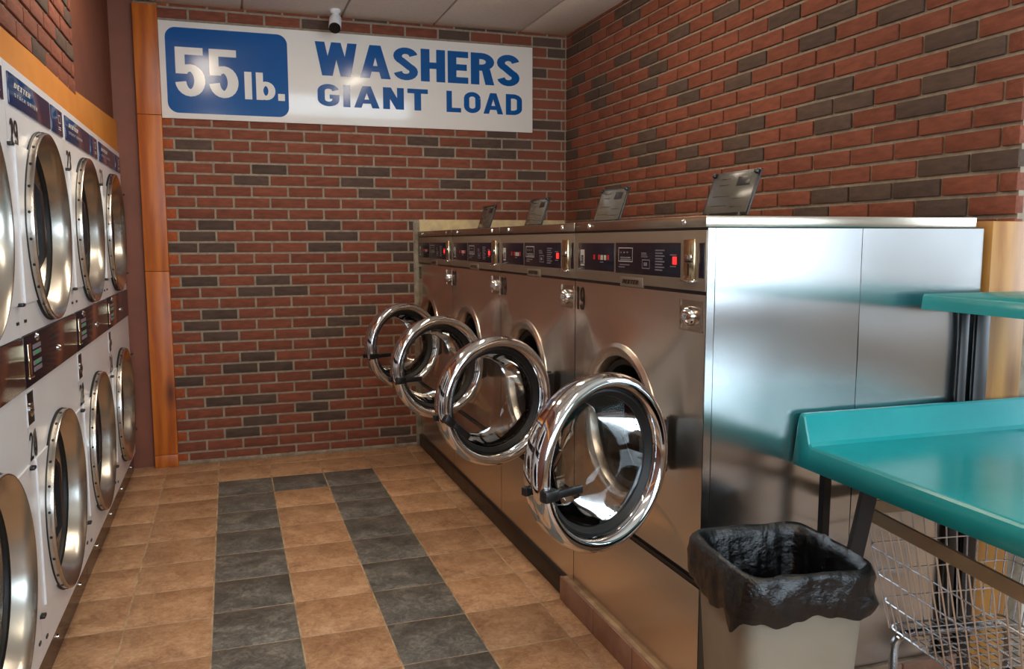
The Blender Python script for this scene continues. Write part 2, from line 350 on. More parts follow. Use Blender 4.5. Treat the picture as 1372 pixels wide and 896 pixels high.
def text(name, s, m, o, u, v, height, parent, length=None, t=.2, h=.17, w=.6, gap=.1, slant=0, lift=.0008, kind='stuff'):
    o, u, v = Vector(o), Vector(u), Vector(v); nrm = u.cross(v); x = 0; Q = []
    for ch in s:
        if ch == ' ': x += .45; continue
        q, a = glyph(ch, t, h, w)
        Q += [[(px+x+slant*py, py) for px, py in pl] for pl in q]; x += a+gap
    tot = x-gap if len(s) > 1 else glyph(s, t, h, w)[1]; kx = (length/tot if length else height); mb = MB()
    for i, pl in enumerate(Q): mb.face(mb.vs([o+u*(px*kx)+v*(py*height)+nrm*(lift+i*2.5e-5) for px, py in pl]))
    return tag(mb.build(name, m, parent, recalc=False), kind=kind)
EX, EY, EZ = Vector((1, 0, 0)), Vector((0, 1, 0)), Vector((0, 0, 1))

# ------------------------------------------------------------------ structure: floor
CH, Z0, JT = .0633, .003, .0115                    # brick course, first joint, joint width
floor = tag(box('floor', 'grout', XL-.3, XFAR+.1, YF-.1, YB+.1, -.06, -.001), kind='structure')
def tile_mesh(sx, sy, b=.0012):
    mb = MB(); mb.cbox(-sx/2, sx/2, -sy/2, sy/2, -.012, 0, b)
    o = mb.build('tile', 'tile_tan'); me = o.data; bpy.data.objects.remove(o); return me
G = .0055
tcache = {}; rest = {'tile_tan': MB(), 'tile_dark': MB()}
def put_tile(x0, x1, y0, y1, dark):
    if x1-x0 < .02 or y1-y0 < .02: return
    m = 'tile_dark' if dark else 'tile_tan'
    if y1 < -3.35:
        rest[m].box(x0+G/2, x1-G/2, y0+G/2, y1-G/2, -.012, 0); return
    key = (round(x1-x0, 4), round(y1-y0, 4), m)
    if key not in tcache:
        me = tile_mesh(x1-x0-G, y1-y0-G); me.materials.clear(); me.materials.append(M[m]); tcache[key] = me
    o = bpy.data.objects.new('tile', tcache[key]); COL.objects.link(o); o.parent = floor
    o.location = ((x0+x1)/2, (y0+y1)/2, random.uniform(-.0003, .0004)); o.rotation_euler = (random.uniform(-.002, .002), random.uniform(-.002, .002), 0)
for c in range(-1, 18):
    x0, x1 = c*TILE, (c+1)*TILE
    if c == -1: x0 = -.21
    x1 = min(x1, XFAR-.01)
    if x0 > XFAR-.05: break
    off = -.028 if c <= 0 else 0
    for rr in range(-2, 25):
        y1, y0 = -rr*TILE+off, -(rr+1)*TILE+off
        y1 = min(y1, YB-.004)
        xx1 = x1
        if y1 > -2.72 and c >= 5:
            if c > 5: continue
            xx1 = 1.472
        put_tile(x0, xx1, max(y0, YF+.01), y1, (c in (1, 3) and rr >= 0) or (c == 2 and rr == 0))
for m, mb in rest.items(): tag(mb.build('tile_field', m, floor), kind='stuff')

# ------------------------------------------------------------------ structure: walls and brickwork
def wall_with_hole(name, m, plane, a0, a1, z0, z1, hole, th, axis, sgn):
    mb = MB()
    def bx(p0, p1, q0, q1):
        lo, hi = sorted((plane, plane+sgn*th))
        if axis == 'x': mb.box(lo, hi, p0, p1, q0, q1)
        else: mb.box(p0, p1, lo, hi, q0, q1)
    if not hole: bx(a0, a1, z0, z1)
    else:
        h0, h1, k0, k1 = hole; bx(a0, h0, z0, z1); bx(h1, a1, z0, z1); bx(h0, h1, z0, k0); bx(h0, h1, k1, z1)
    return tag(mb.build(name, m), kind='structure')
wall_back = wall_with_hole('wall_back', 'mortar', YB, -.062, XR+.2, -.06, ZC+.05, None, .15, 'y', 1)
wall_right = wall_with_hole('wall_right', 'mortar', XR+.005, YSTUB+.006, YB, -.06, ZC+.05, None, .12, 'x', 1)
wall_with_hole('wall_far_right', 'white_wall', XFAR, YF-.15, YSTUB+.3, -.06, ZC+.05, WIN_R, .15, 'x', 1)
wall_with_hole('wall_return', 'white_wall', YSTUB+.15, XR+.124, XFAR+.1, -.06, ZC+.05, None, .12, 'y', 1)
wall_left = wall_with_hole('wall_left', 'brown', XL-.008, YF-.15, YB+.15, 1.746, ZC+.05, None, .15, 'x', -1)
wall_with_hole('wall_left', 'brown', XL-.008, YF-.15, -2.84, -.06, 1.745, None, .15, 'x', -1)
wall_with_hole('wall_left', 'brown', XL-.008, .404, YB+.15, -.06, 1.745, None, .15, 'x', -1)
wall_front = wall_with_hole('wall_front', 'white_wall', YF, XL-.2, XFAR+.2, -.06, ZC+.05, WIN_F, .15, 'y', -1)
tag(box('maroon_panel', 'maroon', XL-.008, -.06, YB+.001, YB+.12, 0, ZC+.02, wall_back))
bcache = {}
def brick_mesh(L, m):
    key = (round(L, 3), m)
    if key not in bcache:
        mb = MB(); mb.cbox(-L/2, L/2, -.0, .03, -(CH-JT)/2, (CH-JT)/2, .0028)
        o = mb.build('brick', m); me = o.data; bpy.data.objects.remove(o); bcache[key] = me
    return bcache[key]
def brickwork(wall, place, a0, a1, rows, phase, L, dark, keep, single, cap=300, rate=.2, stain=lambda p0, p1: False):
    """place(a,z)->(location, rotation z); single(a,z) says the photograph shows it"""
    todo = []
    for n in rows:
        z = Z0+(n+.5)*CH
        lo, hi = a0, a1
        k = math.floor((lo-phase-(L/2 if n % 2 else 0))/L)
        s = phase+(L/2 if n % 2 else 0)+k*L
        while s < hi:
            p0, p1 = max(s, lo), min(s+L, hi); s += L
            seg = keep(p0, p1, z)
            if not seg: continue
            p0, p1 = seg
            if p1-p0 < .022: continue
            c = (p0+p1)/2
            if dark is None: d = random.random() < rate
            else: d = any(m == n and p0-.005 <= x <= p1+.005 for m, x in dark)
            todo.append((p0, p1, z, d))
    vis = sorted([t for t in todo if single((t[0]+t[1])/2, t[2])], key=lambda t: (Vector(place((t[0]+t[1])/2, t[2])[0])-CAM).length)
    one, other = vis[:cap], vis[cap:]+[t for t in todo if not single((t[0]+t[1])/2, t[2])]
    for p0, p1, z, d in one:
        ln = p1-p0-JT
        if abs((p1-p0)-L) < .002: ln = L-JT
        loc, rz = place((p0+p1)/2, z)
        o = bpy.data.objects.new('brick', brick_mesh(ln, 'brick_stain' if stain(p0, p1) else 'brick_dark' if d else 'brick')); COL.objects.link(o); o.parent = wall
        o.location = loc; o.rotation_euler = (random.uniform(-.012, .012), random.uniform(-.006, .006), rz+random.uniform(-.006, .006))
    for dk in (False, True):
        mb = MB()
        for p0, p1, z, d in other:
            if d != dk: continue
            loc, rz = place((p0+p1)/2, z); ln = p1-p0-JT; T = Matrix.Translation(loc) @ Matrix.Rotation(rz, 4, 'Z')
            k = len(mb.v); t = MB().box(-ln/2, ln/2, 0, .03, -(CH-JT)/2, (CH-JT)/2)
            mb.v += [tuple(T @ Vector(v)) for v in t.v]
            for f in t.f: mb.face([k+i for i in f])
        if mb.v: tag(mb.build('brick_field', 'brick_dark' if dk else 'brick', wall), kind='stuff')
DARK_BACK = [(28, 0.212), (27, 0.155), (26, 0.602), (25, 0.501), (21, 0.3), (20, 0.206), (19, 0.153), (19, 0.3), (16, 0.206), (16, 0.597), (15, 0.494), (15, 0.697), (13, 0.3), (12, 0.205), (11, 0.301), (9, 0.496), (8, 0.398), (8, 0.596), (7, 0.161), (5, 0.301), (5, 0.498), (3, 0.499), (2, 0.4), (4, 0.742), (26, 1.214), (25, 1.105), (24, 1.211), (29, 1.502), (28, 1.554), (21, 0.909), (20, 1.013), (19, 0.911), (19, 1.298), (21, 1.435), (18, 1.385), (17, 1.431), (19, 1.433), (15, 1.299), (15, 1.423), (15, 0.776), (13, 1.11), (12, 1.012), (11, 0.914), (7, 0.913), (5, 0.909), (4, 0.812), (3, 0.963), (1, 1.306), (0, 1.383), (31, 2.329), (30, 2.049), (30, 2.377), (29, 1.564), (29, 1.915), (29, 2.11), (28, 1.618), (28, 2.01), (26, 1.812), (26, 2.211), (25, 1.73), (40, 1.825), (40, 2.006), (39, 1.72), (39, 2.329), (38, 2.375), (36, 2.257), (38, 0.145), (39, 0.821), (40, 1.211), (39, 0.918)]
DARK_RIGHT = [(39, -0.409), (39, -0.599), (38, -0.48), (39, 0.022), (39, 0.307), (38, 0.124), (38, 0.306), (35, -0.374), (34, -0.66), (33, -0.762), (35, -0.944), (34, -0.084), (35, 0.284), (34, 0.34), (33, 0.014), (33, -0.181), (32, -0.087), (32, -0.652), (31, -0.954), (30, -1.055), (30, 0.317), (29, 0.354), (28, 0.315), (28, -0.282), (27, -0.191), (28, -0.66), (27, -0.57), (27, -0.764), (26, -0.665), (26, -1.065), (25, -1.162), (25, 0.003), (24, 0.107), (24, -0.274), (23, -0.165), (22, -0.86), (22, 0.105), (35, -1.357), (33, -1.745), (32, -2.053), (31, -1.944), (31, -1.55), (30, -1.461), (28, -2.057), (30, -1.131), (27, -1.946), (27, -2.114), (27, -1.563), (26, -2.052), (26, -1.464), (25, -1.561), (25, -1.185), (22, -2.061), (21, -1.955), (31, -2.343), (32, -2.092), (29, -2.542), (28, -2.641), (27, -2.547), (26, -2.454), (28, -2.109), (27, -2.167), (26, -2.117), (23, -2.546), (23, -2.693), (22, -2.451), (22, -2.126), (21, -2.546)]
PATCH_X, PATCH_Z = 1.452, 1.398
brickwork(wall_back, lambda a, z: ((a, YB-.004+random.uniform(-.0015, .0015), z), 0), .05, XR-.004, range(0, 41), .112, .2005, DARK_BACK,
          lambda p0, p1, z: (p0, p1) if z > PATCH_Z else ((p0, min(p1, PATCH_X)) if p0 < PATCH_X-.02 else None),
          lambda a, z: not ((.1 < a < 2.16 and 1.985 < z < 2.4) or a < .05), stain=lambda p0, p1: p1 < .13)
brickwork(wall_right, lambda a, z: ((XR-.004+random.uniform(-.0015, .0015), a, z), -PI/2), YSTUB, YB-.004, range(0, 41), -.353, .1975, DARK_RIGHT,
          lambda p0, p1, z: None if z < 1.25 else (p0, p1),
          lambda a, z: z > 1.26 and a > -2.95)
brickwork(wall_left, lambda a, z: ((XL+.008+random.uniform(-.001, .001), a, z), PI/2), YF, -.835, range(29, 41), -.9, .1985, None,
          lambda p0, p1, z: (p0, p1) if z > 1.85 else None, lambda a, z: a > -2.15 and z < 2.3, rate=.25)
mb = MB(); mb.box(XL-.008, XL-.001, YF, -.84, 1.84, ZC); tag(mb.build('mortar_bed', 'mortar', wall_left))
# bare plaster where the brick veneer stops behind the washers
mb = MB(); mb.cbox(PATCH_X+.03, XR-.006, YB-.003, YB+.01, 1.2, PATCH_Z+.004, .003); tag(mb.build('plaster_patch', 'plaster', wall_back))
mb = MB(); mb.cbox(PATCH_X, PATCH_X+.034, YB-.006, YB+.01, .03, PATCH_Z, .004); tag(mb.build('plaster_edge', 'plaster_grey', wall_back))
mb = MB(); mb.cbox(.05, PATCH_X, YB-.012, YB+.01, -.002, .02, .005); tag(mb.build('mortar_fillet', 'plaster_grey', wall_back))

# wooden post, orange band, lumber, bases
post = tag(empty('trim_1', (-.004, YB-.02, 0)), kind='structure')
for z0, z1 in ((0, .072), (.0735, 1.108), (1.1095, 1.955), (1.9565, ZC-.03)):
    box('board', 'pine', -.062, .061, -.025, .018, z0, z1, post, .003)
band = MB()
ys = [(YF, 1.83), (-2.4, 1.832), (-1.95, 1.835), (-1.6, 1.843), (-1.1, 1.853), (-.73, 1.866), (-.34, 1.884), (0, 1.898), (.25, 1.91), (YB-.002, 1.92)]
A = band.vs([(XL+.006, y, 1.735) for y, z in ys]); B = band.vs([(XL+.006, y, z) for y, z in ys]); C_ = band.vs([(XL-.02, y, z) for y, z in ys]); D_ = band.vs([(XL-.02, y, 1.735) for y, z in ys])
for P, Q in ((A, B), (B, C_), (D_, A)):
    for k in range(len(ys)-1): band.face((P[k], P[k+1], Q[k+1], Q[k]))
tag(band.build('trim_2', 'orange'), kind='structure')
box('trim_3', 'plywood', 2.362, XR+.05, -2.79, -2.735, 0, 1.318, None, .003)['kind'] = 'structure'
box('baseboard_right', 'black_base', 1.463, 1.5, -1.915, YB-.02, 0, .075, None, .004)['kind'] = 'structure'
curb = tag(box('trim_4', 'grout', 1.456, 2.345, -2.79, -1.918, -.002, .082), kind='structure')
for k, (y0, y1) in enumerate(((-2.2, -1.92), (-2.47, -2.203), (-2.795, -2.473))):
    box('curb_tile', 'curb', 1.447, 1.458, y0, y1, .0, .086, curb, .0025)
for x in range(4): box('curb_tile', 'curb', 1.458+x*.222, 1.676+x*.222, -2.8, -2.789, 0, .086, curb, .0025)

# ceiling
ceil = tag(box('ceiling', 'tbar', XL-.2, XFAR+.15, YF-.15, YB+.15, ZC, ZC+.06), kind='structure')
cx = [XL-.01, -.0525, .495, 1.0425, 1.59, 2.1375, XR+.005, 3.0, 3.55, 4.1, XFAR]; cy = [YB+.005-1.1*k for k in range(7)]
for a, b in zip(cx, cx[1:]):
    for y1, y0 in zip(cy, cy[1:]): box('ceiling_panel', 'ceiling', a+.006, b-.006, y0+.006, y1-.006, ZC-.012, ZC+.002, ceil, .004)
# windows behind and beside the camera
def window(name, axis, plane, a0, a1, z0, z1, n):
    mb = MB(); f = .05
    def bx(p0, p1, q0, q1):
        if axis == 'x': mb.box(plane+.03, plane+.09, p0, p1, q0, q1)
        else: mb.box(p0, p1, plane-.09, plane-.03, q0, q1)
    bx(a0, a1, z0, z0+f); bx(a0, a1, z1-f, z1)
    for k in range(n+1): c = a0+f/2+(a1-a0-f)*k/n; bx(c-f/2, c+f/2, z0+f, z1-f)
    o = tag(mb.build(name, 'frame_white'), kind='structure')
    for k in range(n):
        p0, p1 = a0+f+(a1-a0-f)*k/n, a0+(a1-a0-f)*(k+1)/n
        m2 = MB()
        m2.face(m2.vs([(plane+.06, p0, z0+f), (plane+.06, p1, z0+f), (plane+.06, p1, z1-f), (plane+.06, p0, z1-f)] if axis == 'x' else [(p0, plane-.06, z0+f), (p1, plane-.06, z0+f), (p1, plane-.06, z1-f), (p0, plane-.06, z1-f)]))
        m2.build('pane', 'pane', o)
window('window_1', 'y', YF, WIN_F[0], WIN_F[1], WIN_F[2], WIN_F[3], 3)
window('window_2', 'x', XFAR, WIN_R[0], WIN_R[1], WIN_R[2], WIN_R[3], 2)
# fluorescent fixtures on the ceiling
def ceiling_light(x, y0, y1, label):
    r = empty('ceiling_light', (x, (y0+y1)/2, ZC-.012)); h = (y1-y0)/2
    mb = MB(); mb.box(-.075, .075, -h, h, -.025, 0); mb.box(-.075, .075, -h, -h+.02, -.075, -.025); mb.box(-.075, .075, h-.02, h, -.075, -.025); mb.build('housing', 'white_enamel', r)
    mb = MB(); P = [(.068*math.cos(a), -.025-.05*math.sin(a)) for a in [PI*k/10 for k in range(11)]]
    A = mb.vs([(a, -h+.02, b) for a, b in P]); B = mb.vs([(a, h-.02, b) for a, b in P])
    for k in range(10): mb.face((A[k], A[k+1], B[k+1], B[k]), True)
    mb.build('diffuser', 'lamp', r)
    tag(r, label, 'light', 'ceiling lights')
ceiling_light(1.36, -1.95, -.73, 'white fluorescent ceiling fixture over the aisle beside the washers')
ceiling_light(.26, -1.75, -.53, 'white fluorescent ceiling fixture over the aisle beside the dryers')
ceiling_light(1.36, -4.6, -3.38, 'white fluorescent ceiling fixture near the camera on the washer side')
ceiling_light(.26, -4.6, -3.38, 'white fluorescent ceiling fixture near the camera on the dryer side')

# ------------------------------------------------------------------ washers (front faces -x; local origin on the floor at the middle of the front)
HW = .398; ZT = 1.328
def washer_proto():
    R = empty('front_load_washer', (0, 0, 0))
    mb = MB(); D = .868                                                   # cabinet shell, open at the front
    for a in ((.004, D, -HW+.001, -HW+.005, .03, ZT-.03), (.004, D, HW-.005, HW-.001, .03, ZT-.03), (D-.004, D, -HW, HW, .03, ZT-.03), (.004, D, -HW, HW, .03, .05)): mb.box(*a)
    mb.build('cabinet', 'steel_side', R)
    # pressed front panel: rises from a flat rim to the collar round the porthole
    mb = MB(); n = 96; yc, zc, r = 0, .735, .236; y0, y1, z0, z1 = -HW, HW, .412, 1.134
    def rectpt(k, m):
        a = 2*PI*k/n; c, d = math.cos(a), math.sin(a)
        t1 = (y1-m)/abs(c) if abs(c) > 1e-9 else 9e9; t2 = ((z1-m-zc) if d > 0 else (zc-z0-m))/abs(d) if abs(d) > 1e-9 else 9e9
        t = min(t1, t2); return t*c, zc+t*d
    rings = [[(-.032, r*math.cos(2*PI*k/n), zc+r*math.sin(2*PI*k/n)) for k in range(n)]]
    for f in (.15, .4, .7, 1.0):
        L = []
        for k in range(n):
            a = rectpt(k, .07); c = (r*math.cos(2*PI*k/n), zc+r*math.sin(2*PI*k/n))
            L.append((-.032*(1-f)**1.3, c[0]+(a[0]-c[0])*f, c[1]+(a[1]-c[1])*f))
        rings.append(L)
    ids = [mb.vs(L) for L in rings]
    for a, b in zip(ids, ids[1:]):
        for k in range(n): mb.face((a[k], a[(k+1) % n], b[(k+1) % n], b[k]), True)
    o = mb.vs([(0,)+rectpt(k, 0) for k in range(n)])
    for k in range(n): mb.face((ids[-1][k], ids[-1][(k+1) % n], o[(k+1) % n], o[k]), True)
    for (cy, cz) in ((y1, z1), (y0, z1), (y0, z0), (y1, z0)):
        k = int((math.atan2(cz-zc, cy-yc) % (2*PI))/(2*PI)*n) % n; c = mb.vs([(0, cy, cz)])[0]; mb.face((o[k], o[(k+1) % n], c), True)
    mb.build('front_panel', 'steel_front', R, sharp=50)
    mb = MB(); mb.box(0, .006, -HW, HW, .06, .386); mb.build('lower_panel', 'steel_front', R)
    mb = MB(); mb.box(.004, .02, -HW, HW, .384, .414); mb.box(-.004, .01, -HW, HW, .394, .403); tag(mb.build('black_channel', 'black', R), kind='stuff')
    mb = MB(); mb.box(.012, .05, -HW+.01, HW-.01, 0, .062); mb.box(.05, .86, -HW+.02, HW-.02, 0, .04); mb.build('base', 'black_base', R)
    # porthole collar, gasket, drum
    mb = MB(); mb.lathe([(.238, -.024), (.236, -.036), (.226, -.043), (.212, -.042), (.2, -.034), (.194, -.014), (.19, .02)], (0, 0, zc), 'x', 64); mb.build('porthole_collar', 'steel_front', R)
    mb = MB(); mb.lathe([(.192, -.004), (.186, -.012), (.172, -.006), (.166, .02), (.17, .06)], (0, 0, zc), 'x', 64); mb.build('porthole_gasket', 'rubber', R)
    mb = MB(); g = mb.lathe([(.172, .05), (.2, .08), (.24, .1), (.24, .42)], (0, 0, zc), 'x', 48); mb.cap(g[-1])
    for k in range(3):
        a = 2*PI*k/3+.5; c, s = math.cos(a), math.sin(a); mb.tube([(.12, .225*c, zc+.225*s), (.4, .225*c, zc+.225*s)], .03, 6)
    mb.build('drum', 'drum', R)
    # top cover with screws
    mb = MB(); mb.cbox(-.005, .846, -HW, HW, 1.299, ZT, .003); tc = mb.build('top_cover', 'steel_trim', R)
    for y in (.28, -.297):
        mb = MB(); g = mb.lathe([(.009, -.005), (.008, -.009), (.004, -.012), (.0008, -.0125)], (0, y, 1.313), 'x', 14); mb.build('screw', 'chrome', tc)
    # control panel
    mb = MB(); mb.cbox(-.003, .012, -HW, HW, 1.143, 1.293, .002); cp = mb.build('control_panel', 'panel', R)
    mb = MB(); mb.box(.001, .01, -HW, HW, 1.134, 1.144); mb.box(.001, .01, -HW, HW, 1.292, 1.3); tag(mb.build('panel_gap', 'black', R), kind='stuff')
    for nm, ya, yb, za, zb in (('program_label', .369, .103, 1.175, 1.261), ('instruction_label', .092, -.28, 1.173, 1.262), ('side_label', -.368, -.392, 1.175, 1.262)):
        mb = MB(); mb.cbox(-.0042, -.002, yb, ya, za, zb, .0008); mb.build(nm, 'navy', cp)
    def pr_(name, m, quads):
        mb = MB()
        for ya, yb, za, zb in quads: mb.face(mb.vs([(-.0046, ya, za), (-.0046, yb, za), (-.0046, yb, zb), (-.0046, ya, zb)]))
        return tag(mb.build(name, m, cp, recalc=False), kind='stuff')
    def frm(ya, yb, za, zb, t): return [(ya, yb, za, za+t), (ya, yb, zb-t, zb), (ya, ya-t, za, zb), (yb+t, yb, za, zb)]
    pr_('white_print', 'white_print', [(.35, .318, 1.188, 1.193), (.35, .318, 1.222, 1.24), (.35, .343, 1.205, 1.24), (.325, .318, 1.196, 1.24)]+frm(.072, -.018, 1.207, 1.248, .0022)+[(.06, -.005, 1.219, 1.2205)])
    pr_('fine_print', 'grey_print', [(.352, .316, 1.195+.006*k, 1.1985+.006*k) for k in range(4)]+[(.065, .0, 1.197, 1.2), (.07, .03, 1.19, 1.193), (.058, .05, 1.232, 1.236), (.04, .03, 1.232, 1.236), (.02, .01, 1.232, 1.236), (.06, -.008, 1.211, 1.216)]
        + [(-.07, -.1-.004*(k % 3), 1.232-.005*k, 1.2345-.005*k) for k in range(3)]+frm(-.075, -.12, 1.19, 1.216, .003)+[(-.085, -.105, 1.198, 1.208)]
        + [(-.15, -.2+.01*(k % 2), 1.24-.0075*k, 1.2435-.0075*k) for k in range(8)]+[(.2, .175, 1.201, 1.204), (-.23, -.26, 1.199, 1.202), (-.228, -.262, 1.229, 1.232)])
    pr_('red_display', 'red_dim', [(.25, .236, 1.21, 1.225), (.215, .2, 1.21, 1.225), (.15, .135, 1.21, 1.225)])
    pr_('lit_digits', 'white_print', [(.196, .178, 1.209, 1.224), (.172, .156, 1.209, 1.224)])
    mb = MB(); mb.cbox(-.0075, -.003, -.262, -.246, 1.206, 1.226, .001); mb.build('start_button', 'red', cp)
    text('brand_badge', 'DEXTER', 'black', (-.0046, .045, 1.144), -EY, EZ, .0125, cp, length=.1, t=.24, h=.2, slant=.25)
    mb = MB(); mb.cbox(-.0042, .002, -.08, .06, 1.136, 1.163, .001); mb.build('badge_plate', 'panel', cp)
    # coin slide
    mb = MB(); mb.cbox(-.010, 0, -.355, -.303, 1.168, 1.272, .003); cs = mb.build('coin_slot', 'nickel', cp)
    mb = MB(); mb.box(-.0115, -.009, -.331, -.327, 1.18, 1.21); mb.cbox(-.013, -.0095, -.345, -.315, 1.213, 1.219, .001); tag(mb.build('slot_opening', 'black', cs), kind='stuff')
    mb = MB(); mb.cbox(-.018, 0, -.36, -.3, 1.163, 1.17, .002); mb.cbox(-.014, -.008, -.346, -.314, 1.221, 1.232, .002); tag(mb.build('coin_lip', 'chrome', cs), kind='stuff')
    # lock in its recess
    mb = MB(); ya, yb, za, zb = -.385, -.28, 1.04, 1.118
    mb.box(-.001, .012, ya, ya+.004, za, zb); mb.box(-.004, .012, yb-.004, yb, za, zb); mb.box(-.004, .012, ya, yb, za, za+.004); mb.box(-.001, .012, ya, yb, zb-.004, zb); mb.box(-.0012, .001, ya, yb, za, zb)
    lk = mb.build('lock_recess', 'steel_trim', R)
    mb = MB(); mb.lathe([(.026, -.001), (.026, -.008), (.022, -.018), (.015, -.024), (.007, -.027), (.0005, -.0275)], (0, -.332, 1.078), 'x', 24); mb.build('lock_cylinder', 'chrome', lk)
    # soap lid standing open on top
    T = Matrix.Translation((.279, -.036, ZT+.012)) @ Matrix.Rotation(math.radians(19), 4, 'Y')
    def lid(name, m, parent, *bxs, b=.002):
        mb = MB()
        for a in bxs: mb.cbox(*a, b)
        mb.v = [tuple(T @ Vector(v)) for v in mb.v]; return mb.build(name, m, parent)
    sl = lid('soap_lid', 'black', R, (0, .006, -.117, .117, 0, .138))
    lid('lid_label', 'paper', sl, (-.001, .001, -.108, .108, .008, .13), b=.0004)
    PQ = lid('lid_print', 'ink', sl, (-.0016, -.0008, -.085, -.02, .09, .118), (-.0016, -.0008, .02, .07, .095, .097), (-.0016, -.0008, .02, .07, .114, .116), (-.0016, -.0008, .0, .085, .06, .062), (-.0016, -.0008, .0, .085, .03, .032), (-.0016, -.0008, -.08, -.02, .05, .052), (-.0016, -.0008, -.08, -.02, .025, .027), b=.0002)
    PQ['kind'] = 'stuff'; PQ = lid('lid_knob', 'black', sl, (-.01, .002, -.112, -.098, .122, .134), (-.01, .002, .098, .112, .122, .134), (-.006, .008, -.09, -.078, -.016, .006), (-.006, .008, .07, .082, -.016, .006), b=.002); PQ['kind'] = 'stuff'
    # door, hinged on the near side; door frame: x away from the hinge, +y outer face
    Rd = .22; dz = .735; c = (Rd+.012, 0, dz)
    mb = MB(); prof = [(Rd*.80, -.045), (Rd*.93, -.058), (Rd*.955, -.05), (Rd*.955, -.02), (Rd*.985, -.018), (Rd*1.0, -.006), (Rd*.995, .008), (Rd*.97, .019), (Rd*.93, .025), (Rd*.885, .024), (Rd*.845, .016), (Rd*.82, .004), (Rd*.81, -.012), (Rd*.80, -.045)]
    mb.lathe(prof, c, 'y', 72); door = mb.build('door', 'chrome', R, sharp=60); door.location = (-.043, -.300, 0)
    mb = MB(); mb.lathe([(Rd*.815, -.03), (Rd*.812, -.004), (Rd*.79, -.003), (Rd*.765, -.008), (Rd*.735, -.014), (Rd*.725, -.03)], c, 'y', 64); mb.build('door_gasket', 'rubber', door)
    mb = MB(); g = mb.lathe([(Rd*.735, -.014), (Rd*.5, -.009), (Rd*.25, -.006), (.002, -.005)], c, 'y', 56)
    g = mb.lathe([(Rd*.73, -.02), (Rd*.71, -.06), (Rd*.64, -.11), (Rd*.6, -.128), (Rd*.5, -.138), (Rd*.25, -.146), (.002, -.148)], c, 'y', 56); mb.build('door_glass', 'glass', door)
    mb = MB(); P = [(2*Rd+.004-.006, .024, dz-.035), (2*Rd-.035, .03, dz-.036), (2*Rd-.11, .034, dz-.042)]
    for (a, b_) in zip(P, P[1:]): pass
    mb.cbox(2*Rd-.03, 2*Rd+.012, .015, .04, dz-.05, dz-.022, .005); mb.cbox(2*Rd-.105, 2*Rd-.02, .026, .038, dz-.046, dz-.026, .004)
    mb.build('door_handle', 'black', door)
    mb = MB(); mb.cbox(-.02, .03, -.05, -.012, dz-.07, dz+.07, .004); mb.cyl((-.008, -.034, dz-.075), .012, .15, 'z', 14); mb.build('door_hinge', 'black', door)
    mb = MB(); mb.cbox(2*Rd-.01, 2*Rd+.01, -.05, -.032, dz-.05, dz-.03, .003); mb.build('door_latch', 'black', door)
    return R
wp = washer_proto()
WY = [-2.376+.801*k for k in range(4)]
wl = ['nearest stainless front-load washer, numbered 19, with its bare steel side beside the bin', 'second stainless washer from the camera, numbered 20, its round door open',
      'third stainless washer from the camera, between number 20 and the far one', 'farthest stainless washer with open door, standing against the back brick wall']
ang = [200, 195, 196, 202]
washers = []
for k in range(4):
    o = wp if k == 0 else copy_tree(wp)
    o.location = (XW, WY[k], 0); tag(o, wl[k], 'washer', 'front-load washers in a row'); washers.append(o)
    for ch in o.children:
        if ch.name.split('.')[0] == 'door':
            ch.rotation_euler = (0, 0, math.radians(ang[k])); dr = ch
            if k == 1:
                for g in ch.children:
                    if g.name.startswith('door_handle'):
                        # the lever of this door hangs down: turn it about its pivot
                        T = Matrix.Translation((2*.22-.005, 0, .735-.036)) @ Matrix.Rotation(math.radians(-40), 4, 'Y') @ Matrix.Translation((-(2*.22-.005), 0, -(.735-.036)))
                        g.matrix_local = T
    if k < 3: text('number_decal', ('19', '20', '21')[k], 'black', (-.0008, .392, 1.042), -EY, EZ, .075, o, length=.066, t=.13, h=.1, w=.5, gap=.16)
# near side of the row: steel strip and two sheets
for nm, x0, x1 in (('corner_strip', .0, .021), ('side_panel', .0228, .4585), ('side_panel', .4605, .869)):
    mb = MB(); nz, nx = 60, 10; mb.box(x0+.001, x1-.001, -HW-.0015, -HW+.001, .078, 1.297); g = []   # thin sheet, slightly wavy as sheet steel is
    for j in range(nz+1):
        z = .078+(1.297-.078)*j/nz
        g.append(mb.vs([(x0+(x1-x0)*i/nx, -HW-.003+(.0009*math.sin(z*15+.6*i/nx+x0*5)+.0005*math.sin(z*31+1.3+x0*9))*(0 if x1-x0 < .05 else 1)*math.sin(PI*min(1, max(0, (z-.078)/1.219))), z) for i in range(nx+1)]))
    for j in range(nz):
        for i in range(nx): mb.face((g[j][i], g[j][i+1], g[j+1][i+1], g[j+1][i]), True)
    mb.build(nm, 'steel_side', washers[0], sharp=60)
mb = MB(); mb.box(.002, .866, -HW-.0005, -HW+.001, .05, 1.299); mb.build('seam_backing', 'black', washers[0])  # black sheet puts the shade of the panel gaps in as colour

